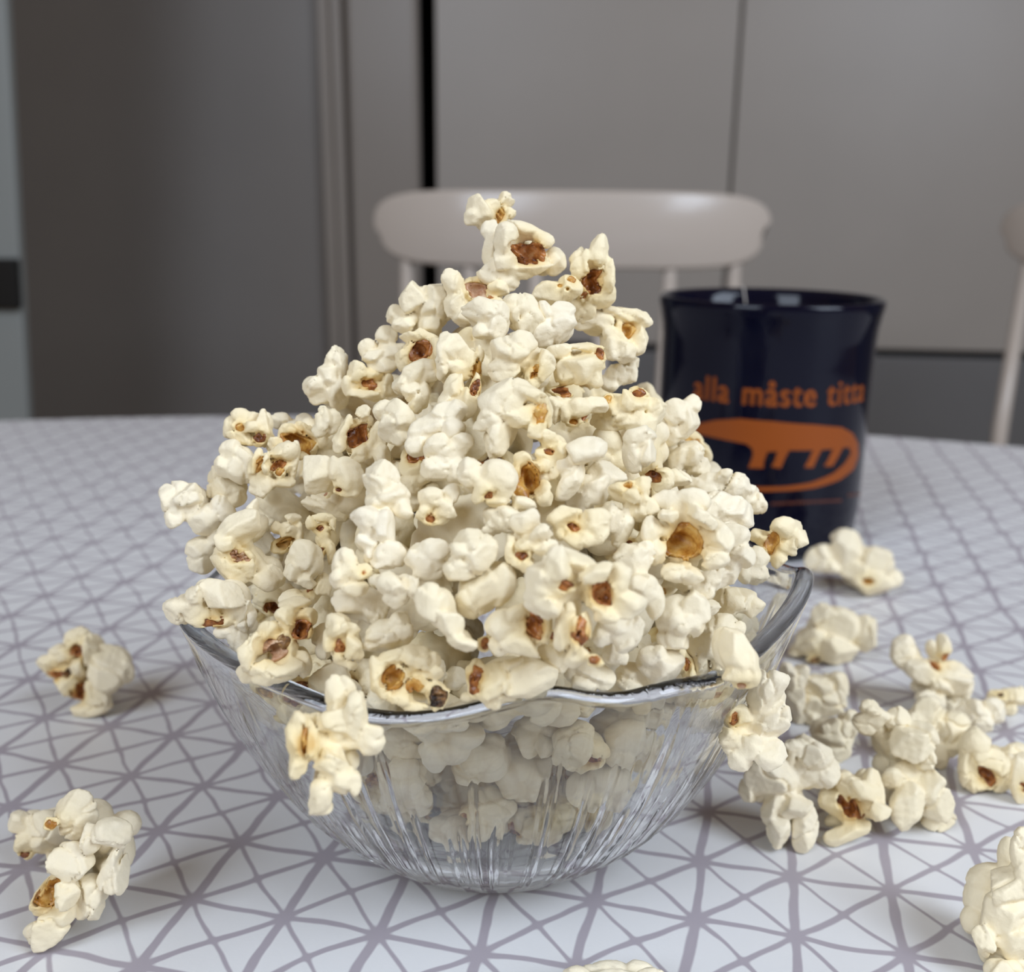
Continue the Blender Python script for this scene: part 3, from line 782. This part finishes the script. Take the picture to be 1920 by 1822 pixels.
T('C', 'large smooth dome-shaped popcorn above the front rim', '290,1475,176,104 380,1420,106,76 180,1490,56,90 60,1560,46,28', '88,1450,34,70b', dy=-.004)
T('C', 'hooked popcorn with two small brown eyes in the middle of the heap', '340,640,66,66,20 430,720,56,46,-30 360,765,60,42 315,865,66,38,20 440,785,60,56,-40 262,790,32,68', '325,825,32,22b', dy=-.007)
T('C', 'white popcorn with one brown eye left of the yellowish flake', '540,625,78,46,-30 685,680,76,76 600,745,78,42 720,640,56,46 520,690,40,50', '588,683,44,26,20b', dy=-.005)
T('C', 'yellow-tinged flake below the glossy amber kernel', '220,620,88,66,20 330,555,78,26,10 170,690,56,46', dy=-.001)
T('C', 'smooth egg-like popcorn in the centre of the heap', '80,790,98,102 30,900,88,56 10,800,50,60', dy=-.007)
T('C', 'long parted petals below the egg-like popcorn', '200,970,76,98,20 110,1020,96,112 60,1060,70,80', '135,1270,26,30b', dy=-.003)
T('C', 'small-holed white popcorn left of the glossy amber kernel', '200,425,88,76,20 120,500,52,58 195,540,66,36 60,400,58,66 235,500,36,40', '155,520,28,18b', dy=-.005)
# -- left slope
T('A', 'popcorn with two amber holes at the upper left corner of the heap', '480,180,52,66,20 580,128,88,44,10 665,170,44,66 530,245,76,38,20 690,260,34,56 600,190,40,30', '535,185,30,20,20a 645,252,34,32b', Y=.183)
T('A', 'smooth rounded flake below the two amber holes', '515,380,82,106,-20 470,310,56,48 430,410,56,56', Y=.178)
T('A', 'popcorn with an open amber mouth facing left of centre', '760,325,88,52,-10 830,385,28,106,5 770,500,58,30 690,390,26,66 612,400,30,78,15 650,530,68,66,10 580,420,28,60,10', '745,400,46,36b 642,405,18,52,20a 755,440,24,18a', Y=.174)
T('A', 'smooth cream shoulder popcorn second from the left edge', '420,510,98,86,20 500,580,60,50 390,440,40,40', Y=.180)
T('A', 'cracked white popcorn sticking out farthest left', '170,620,100,106 250,575,78,66 330,705,78,78 430,660,56,76,-20 180,710,48,46', Y=.178)
T('A', 'yellowish cube-like popcorn on the left edge', '310,900,82,98,5 375,800,46,46', Y=.176)
T('A', 'big popcorn with a pinkish torn hull on the left slope', '540,760,116,76,-35 470,835,56,56 500,965,106,86,20 430,900,38,66 570,1030,88,56 690,1045,76,76 585,655,36,56,20', '535,915,58,30,10p', Y=.166)
T('A', 'curled popcorn with an amber inside right of the pinkish hull', '790,775,58,42,-40 852,800,20,76 735,760,36,36 820,700,40,24', '765,842,62,34,-30a', Y=.170)
T('A', 'big pale yellow lobe set back behind the curled popcorn', '760,620,136,86,30 680,700,66,66', Y=.179)
T('A', 'tiny ring-shaped curl on the left slope', '935,730,26,38 1000,700,58,24 1052,738,20,40 1000,830,48,58 1035,900,26,76', '980,760,28,18b 976,890,20,34b', Y=.166)
T('A', 'bean-like flake with a deep crease on the left slope', '875,930,86,88,15 828,990,46,56 945,945,44,84 900,1060,56,52 840,900,36,46', Y=.158)
T('A', 'crumpled popcorn with a slit hull below the bean-like flake', '870,1180,66,56,-20 985,1085,46,66 800,1150,56,36,-30 930,1150,40,40', '920,1100,30,16,-30b', Y=.158)
T('A', 'two broad white petals spread like wings', '950,445,82,106,10 1140,470,76,98,-10 1060,420,30,56 1140,540,66,36', '1085,540,24,14b', Y=.166)
T('A', 'small white popcorn behind the two amber holes', '750,150,52,42 890,150,48,38,10 820,185,48,30', Y=.190)
T('A', 'popcorn with a slanting amber trough at the upper left', '920,215,92,34,30 778,235,34,58 985,265,36,36 730,280,36,40 860,350,70,30,20', '855,268,88,62,30a', Y=.180)
T('A', 'clove-shaped white popcorn with a centre crease', '985,150,48,76,-5 1040,140,40,70,5 965,200,38,36', Y=.176)
T('A', 'popcorn around a heart-shaped brown opening', '1125,210,36,86,10 1225,105,50,38,-30 1200,335,66,40,-30 1085,280,38,46 1305,260,46,106,15 1330,350,46,56', '1192,240,58,74,10b', Y=.168)
T('A', 'plain white lobed popcorn right of the heart-shaped opening', '1400,150,96,106,20 1440,235,56,56 1330,80,48,46', dy=-.001)
T('A', 'large smooth white popcorn leaning at the centre left', '1320,500,96,106 1365,600,106,96,20 1450,640,68,58 1300,700,56,76', dy=-.003)
T('A', 'stacked cream knobs below the leaning smooth popcorn', '1230,720,72,86 1240,830,56,56 1262,910,46,56 1350,785,56,112', dy=-.003)
T('A', 'small squarish cream popcorn left of the egg-like one', '1370,920,78,76,30 1310,955,46,46', dy=-.002)
T('A', 'shaded cream lump behind the wing-like petals', '1000,620,106,56 1075,570,46,46 1090,665,68,48', '1220,620,28,24b', Y=.172)
T('A', 'greyish flake turned edge-on below the centre', '1560,950,106,84,30 1620,880,76,56 1500,925,56,46', dy=-.002)
T('A', 'pointed white popcorn pair low on the left', '1105,985,66,96,10 1070,1045,36,56 1215,1010,54,44 1185,1090,66,46 1120,920,36,36', '1230,1010,16,12b', dy=-.003)
T('A', 'three-knobbed white popcorn below the centre', '1385,1080,76,66,10 1500,1095,50,78 1400,1150,56,56 1320,1060,56,46', dy=-.003)
T('A', 'wide cream dome behind the little face-shaped popcorn', '1200,1190,136,86,10 1275,1235,66,76', dy=.001)
T('A', 'little face-shaped popcorn with one brown mouth at the front left', '1085,1300,76,72,10 1165,1425,46,66 1030,1395,32,76 1120,1525,68,34,30 1150,1340,50,40 1180,1470,40,30', '1092,1420,32,46,10b', dy=-.005)
T('A', 'shell-shaped white flake at the front left', '1365,1370,116,84,-20 1430,1300,56,56 1265,1425,56,46', dy=-.002)
T('A', 'long white popcorn pointing down left of the brown side pocket', '1620,1180,78,106,-20 1690,1275,96,66,30 1790,1395,86,46,25 1600,1120,50,50', dy=-.006)
T('A', 'popcorn overhanging the left rim of the bowl', '190,1200,82,86 430,1140,106,96,20 510,1220,66,66,30 330,1255,86,50,-10 540,1245,28,76,30 300,1110,56,56 250,1190,60,60', '380,1292,74,22,-5b', Y=.157)
T('A', 'popcorn hanging inside the left glass wall', '500,1380,58,76 440,1340,48,38 590,1250,38,58 530,1300,50,50', Y=.157)
T('A', 'popcorn with two large brown cavities at the lower left', '600,1440,62,96,20 700,1335,62,50,-20 800,1250,50,50 840,1190,76,46 575,1560,62,56 760,1545,126,64,-10 880,1520,52,66', '740,1420,88,60,20p 885,1320,62,84,40b 790,1390,30,34d', dy=-.004)
T('A', 'small shaded popcorn between the brown cavities and the little face', '960,1380,40,58 990,1440,38,58', dy=.003)
T('A', 'ring-shaped popcorn with a round amber hole above the front rim', '1300,1560,44,92,10 1390,1490,86,40,-20 1545,1500,112,60,15 1625,1585,44,44 1330,1660,50,48,30 1430,1710,72,42,10 1500,1765,84,36,10', '1385,1600,66,60a 1520,1650,58,36,10a 1650,1715,54,62d', dy=-.006)
T('A', 'shaded popcorn with a brown pocket deep behind the left rim', '690,1180,90,70 780,1130,60,50 640,1120,50,50', '715,1200,52,40b', Y=.176)
T('A', 'shaded popcorn with a brown pocket right of the leaning smooth one', '1500,400,72,62 1480,500,62,62 1560,440,50,60', '1510,350,58,48b', dy=.007)
T('A', 'shaded cream popcorn in the dip above the small squarish one', '1530,520,50,46 1600,560,52,56 1610,650,56,50 1520,610,50,54 1560,590,60,50', '1590,690,36,26b', dy=.012)
T('A', 'shaded popcorn sunk behind the pinkish torn hull', '640,860,64,76 700,900,66,56 600,800,50,50', Y=.184)
T('A', 'ridged cream popcorn above the egg-like one', '1600,580,62,54 1690,640,62,52,20 1570,660,52,46 1730,560,46,48 1650,700,50,40', '1605,705,36,22b', dy=-.002)
T('D', 'yellowish flake behind the front left rim', '850,390,90,95 950,440,60,60 700,430,50,40', '700,420,56,44b', dy=.002)
T('D', 'long popcorn draped over the front left rim outside the bowl', '885,480,80,96,-10 890,600,126,86,-10 985,560,58,106 690,620,52,76 682,780,52,84 705,700,74,124 860,800,86,76 890,900,96,66 965,900,46,66 1065,710,58,66,10 1080,650,46,38 795,985,56,90,15 790,1045,58,42', '728,690,27,98,0a', Y=.1245, wk=.55)

# ------------------------------------------------------------------ popcorn on the table
T('F', 'two-lobed smooth popcorn leaning against the right of the bowl', '345,330,102,112 360,480,78,98,10 165,470,72,66,10 120,560,48,48 200,610,98,66,20 330,650,78,78 180,680,58,48 250,600,40,50', '150,470,20,38,20b', Y=.153, wk=.6)
T('F', 'round-topped popcorn standing at the front of the right spill', '380,790,130,106,-10 560,650,106,76,20 620,760,86,76 470,620,48,38 250,870,48,66 370,960,58,86 390,1060,56,78 520,1050,66,106,10 470,925,78,56', ground=True, wk=.5)
T('F', 'popcorn with a dark amber mouth at the front of the right spill', '790,810,108,56,20 885,860,56,106 900,930,48,48 690,920,66,90,-30 740,1060,106,46,-20 700,770,58,40', '755,930,88,42,30b', ground=True)
T('F', 'upright popcorn with a bent neck in the right spill', '870,460,88,66 990,450,56,56 1050,560,96,106,30 1110,640,66,76 1060,750,106,66 960,760,56,56 1010,880,76,106 1150,840,86,126 1100,920,76,76 1210,980,76,56,10 840,390,56,38', ground=True)
T('F', 'smooth wing-shaped popcorn behind the bent neck', '1140,520,76,76 1190,430,66,66 1290,530,106,96,20 1320,600,76,56 1230,660,40,70', ground=True)
T('F', 'rounded popcorn with a fold behind the right spill', '650,380,116,96,10 600,290,76,56 700,300,56,66 570,440,48,56', ground=True)
T('F', 'white popcorn between the glass rim and the rounded folded one', '490,250,58,66 480,350,48,86 520,460,48,38 440,230,38,58', ground=True)
T('F', 'shaded cream popcorn below the rounded folded one', '690,560,96,76,10 780,490,38,58 640,540,38,38 700,640,66,58', ground=True)
T('F', 'popcorn lying behind the right corner of the bowl', '560,60,76,58 680,-20,116,86 830,20,76,86 700,90,116,66 620,-80,56,58 490,110,40,36', '560,150,30,16d', ground=True)
T('F', 'knobbly popcorn with two brown specks on the far right', '1070,120,66,76 1130,200,76,56,20 1250,80,36,56,-15 1290,240,96,76,10 1350,310,56,76 1180,350,76,46,10 1220,270,76,56 1310,410,58,48', '1195,182,36,25,20b 1250,135,26,12,-30b', ground=True)
T('F', 'pale ruffled popcorn right of the wing-shaped one', '1430,450,76,66 1540,430,66,56,20 1470,500,56,58', ground=True)
T('F', 'small popcorn with one dark speck near the right edge', '1640,360,58,43 1560,360,48,38 1690,350,30,40 1620,420,30,30', '1565,345,20,14d', ground=True)
T('F', 'popcorn with a rusty slit near the right edge', '1440,600,66,86,20 1500,680,86,56,30 1395,740,46,86 1450,810,58,46 1570,770,66,76 1620,680,56,56 1660,640,56,38', '1472,760,36,58,-30b', ground=True)
T('F', 'popcorn cut by the right edge of the photo beside the rusty slit', '1670,800,48,116,-15 1690,720,40,58', '1692,830,15,40,-30b', ground=True)
T('F', 'big blurred popcorn in the near right corner', '1590,1350,136,96 1560,1500,116,126 1660,1150,56,106 1430,1600,66,76 1650,1600,116,116 1600,1690,136,76 1680,1260,70,70', ground=True, vox=.3)
T('F', 'blurred popcorn cut by the bottom right corner', '1580,1830,80,55 1660,1850,70,60', ground=True)
T('I', 'popcorn tips just showing at the bottom edge of the photo', '1080,1832,26,20 1150,1840,46,26 1220,1832,30,20', ground=True)
T('G', 'blurred popcorn lying in front of the navy mug', '1050,1370,66,76 1030,1310,46,38 940,1430,76,66 1180,1440,58,76 1160,1530,86,56 1260,1510,38,38 1100,1470,76,66', '1120,1520,24,20a', ground=True)
T('H', 'knobbly popcorn with four brown hollows left of the bowl', '400,240,56,50 455,290,34,70,10 310,310,52,58 250,360,48,38 400,370,38,46 520,380,86,96,20 590,400,48,56 440,565,86,36,-10 340,440,46,50 490,480,58,76,20', '400,290,42,28,-30b 290,405,46,22,10b 400,490,34,44,20b 352,395,24,20d', ground=True)
T('H', 'large white popcorn with an amber split in the near left corner', '390,1050,86,96 400,1240,96,76 600,1110,76,66,-10 500,1120,46,66 600,1280,66,96 480,1430,76,96 300,1530,120,72,-50 220,1595,72,42,-30 400,1380,60,56,-50', '285,1400,40,90,35a 312,1070,25,18a', ground=True)
T('H', 'rounded popcorn behind the left end of the large amber split one', '230,1160,76,106 120,1090,48,46 145,1180,48,40 290,1300,40,40', '150,1240,22,18b', ground=True)

# ------------------------------------------------------------------ pieces behind the outer layer, and those behind the glass
protos = []
for k in range(16):
    R = np.random.default_rng(900 + k)
    n_ = int(R.integers(6, 9)); L = []
    for j in range(n_):
        v_ = R.normal(size=3); v_ /= np.linalg.norm(v_); rd = R.uniform(2.4, 3.9)
        q = v_ * R.uniform(3.2, 5.2)
        L.append((q[0], q[1], abs(q[2]) * .7 - .5, rd * R.uniform(.85, 1.25), rd * R.uniform(.8, 1.1), rd, R.uniform(0, 3.14)))
    H = [(R.normal() * 2.6, R.normal() * 2.6, R.uniform(1.3, 2.6), R.uniform(1.2, 2.2), R.uniform(0, 3), 'aabbp'[int(R.integers(5))]) for _ in range(int(R.integers(1, 3)))]
    (V, Q, st, cr), hs = popcorn(L, H, R, .42)
    protos.append((to_mesh('popcorn', V / 1000, Q, st, cr), [(to_mesh('hull', v_ / 1000, q_), kk) for v_, q_, kk in hs]))
PR_R = .0078
def place(k, loc, rot, sc_, label, group):
    me, hs = protos[k]
    o = obj('popcorn', me, M['flake']); o.location = loc; o.rotation_euler = rot; o.scale = (sc_,) * 3
    for hm, kk in hs: obj('hull', hm, M[kk], o)
    tag(o, label, 'popcorn', group)
    FILL.append((np.array(loc), PR_R * sc_))
FILL = []
R = np.random.default_rng(11)
BOWL_Z = [4.2, 6.8, 10.4, 16.6, 25, 33, 42, 50, 60]; BOWL_R = [12, 30, 36, 41.4, 46.3, 50.4, 54.2, 57, 59]
def lim_at(z, rp):
    if z < 58: return np.interp(z - rp * .75, BOWL_Z, BOWL_R) - rp * 1.02
    return np.interp(z, RHO_Z, RHO_R) - 10
def fill(tries, nmax, s0, s1, d0, d1, kf, kp, zlo, zhi):
    n0 = len(FILL)
    for _ in range(tries):
        if len(FILL) - n0 >= nmax: break
        z = R.uniform(zlo, zhi); th = R.uniform(-math.pi, math.pi); sc_ = R.uniform(s0, s1); rp = PR_R * sc_ * 1000
        if z - rp * .75 < 4.6 or (z < 56 and math.sin(th) > -.05): continue
        if z > 58 and math.sin(th) > .6: continue
        lim = lim_at(z, rp) - d0
        if lim < 0: continue
        rho = R.uniform(max(lim - d1, 0), lim)
        p = np.array([BC[0] + rho * math.cos(th) / 1000, BC[1] + rho * math.sin(th) / 1000, z / 1000])
        if z > 44:                                     # stay behind the outer layer
            q = RW.T @ (p - np.array([0, 0, HC])); px, py = 960 + F * q[0] / q[2], 911 + F * q[1] / q[2]
            if any(math.hypot(px - a_, py - b_) < c_ * .75 + rp / 1000 / q[2] * F * .6 and q[2] < d_ + .006 for a_, b_, c_, d_ in FRONT): continue
        if any(np.linalg.norm(p - q) < (r_ + rp / 1000) * kf for q, r_ in FILL): continue
        if any(np.linalg.norm(p - q) < (min(r_, .009) + rp / 1000) * kp for q, r_ in PLACED): continue
        if z < 56: lab, grp = 'cream popcorn seen through the ribbed glass wall of the bowl', 'popcorn behind the glass of the bowl'
        else: lab, grp = 'popcorn mostly hidden behind the outer pieces of the heap', 'popcorn inside the heap'
        place(int(R.integers(16)), p, tuple(R.uniform(0, 6.28, 3)), sc_, lab, grp)
fill(9000, 60, 1.0, 1.3, 4, 16, .55, .42, 50, 104)
fill(6000, 16, .75, .95, 0, 20, .62, .5, 9.5, 17)
fill(9000, 44, .8, 1.12, 0, 8, .60, .5, 15, 56)
fill(20000, 45, .8, 1.1, 2, 26, .5, .34, 46, 104)
ORD = ['', 'second ', 'third ', 'fourth ', 'fifth ', 'sixth ', 'seventh ', 'eighth ', 'ninth ', 'tenth ', 'eleventh ', 'twelfth ', 'thirteenth ', 'fourteenth ', 'fifteenth ', 'sixteenth ']
seen = []
for o in [o for o in C.objects if o.get('group') == 'popcorn behind the glass of the bowl']:
    p = np.array(o.location)
    if p[1] - BC[1] < -.012: seen.append((p[0] / p[1], p[2], o))
for nm, z0, z1 in (('bottom', 0, .021), ('middle', .021, .037), ('top', .037, .06)):
    row = sorted([q for q in seen if z0 <= q[1] < z1], key=lambda q: q[0])
    for k, q in enumerate(row[:len(ORD)]):
        q[2]['label'] = ('leftmost' if k == 0 else ORD[k] + 'from the left') + ' of the ' + nm + ' row of popcorn behind the glass'
hid = [o for o in C.objects if o.get('group') == 'popcorn inside the heap']
pairs = []
for i, o in enumerate(hid):
    q = RW.T @ (np.array(o.location) - np.array([0, 0, HC])); px, py = 960 + F * q[0] / q[2], 911 + F * q[1] / q[2]
    for j, (a_, b_, lb) in enumerate(FLAB):
        dd_ = math.hypot(px - a_, py - b_)
        if dd_ < 120 and len(lb.split()) <= 12: pairs.append((dd_, i, j))
ui, uj = set(), set()
for dd_, i, j in sorted(pairs):
    if i in ui or j in uj: continue
    ui.add(i); uj.add(j); hid[i]['label'] = 'half-hidden popcorn behind the ' + FLAB[j][2]
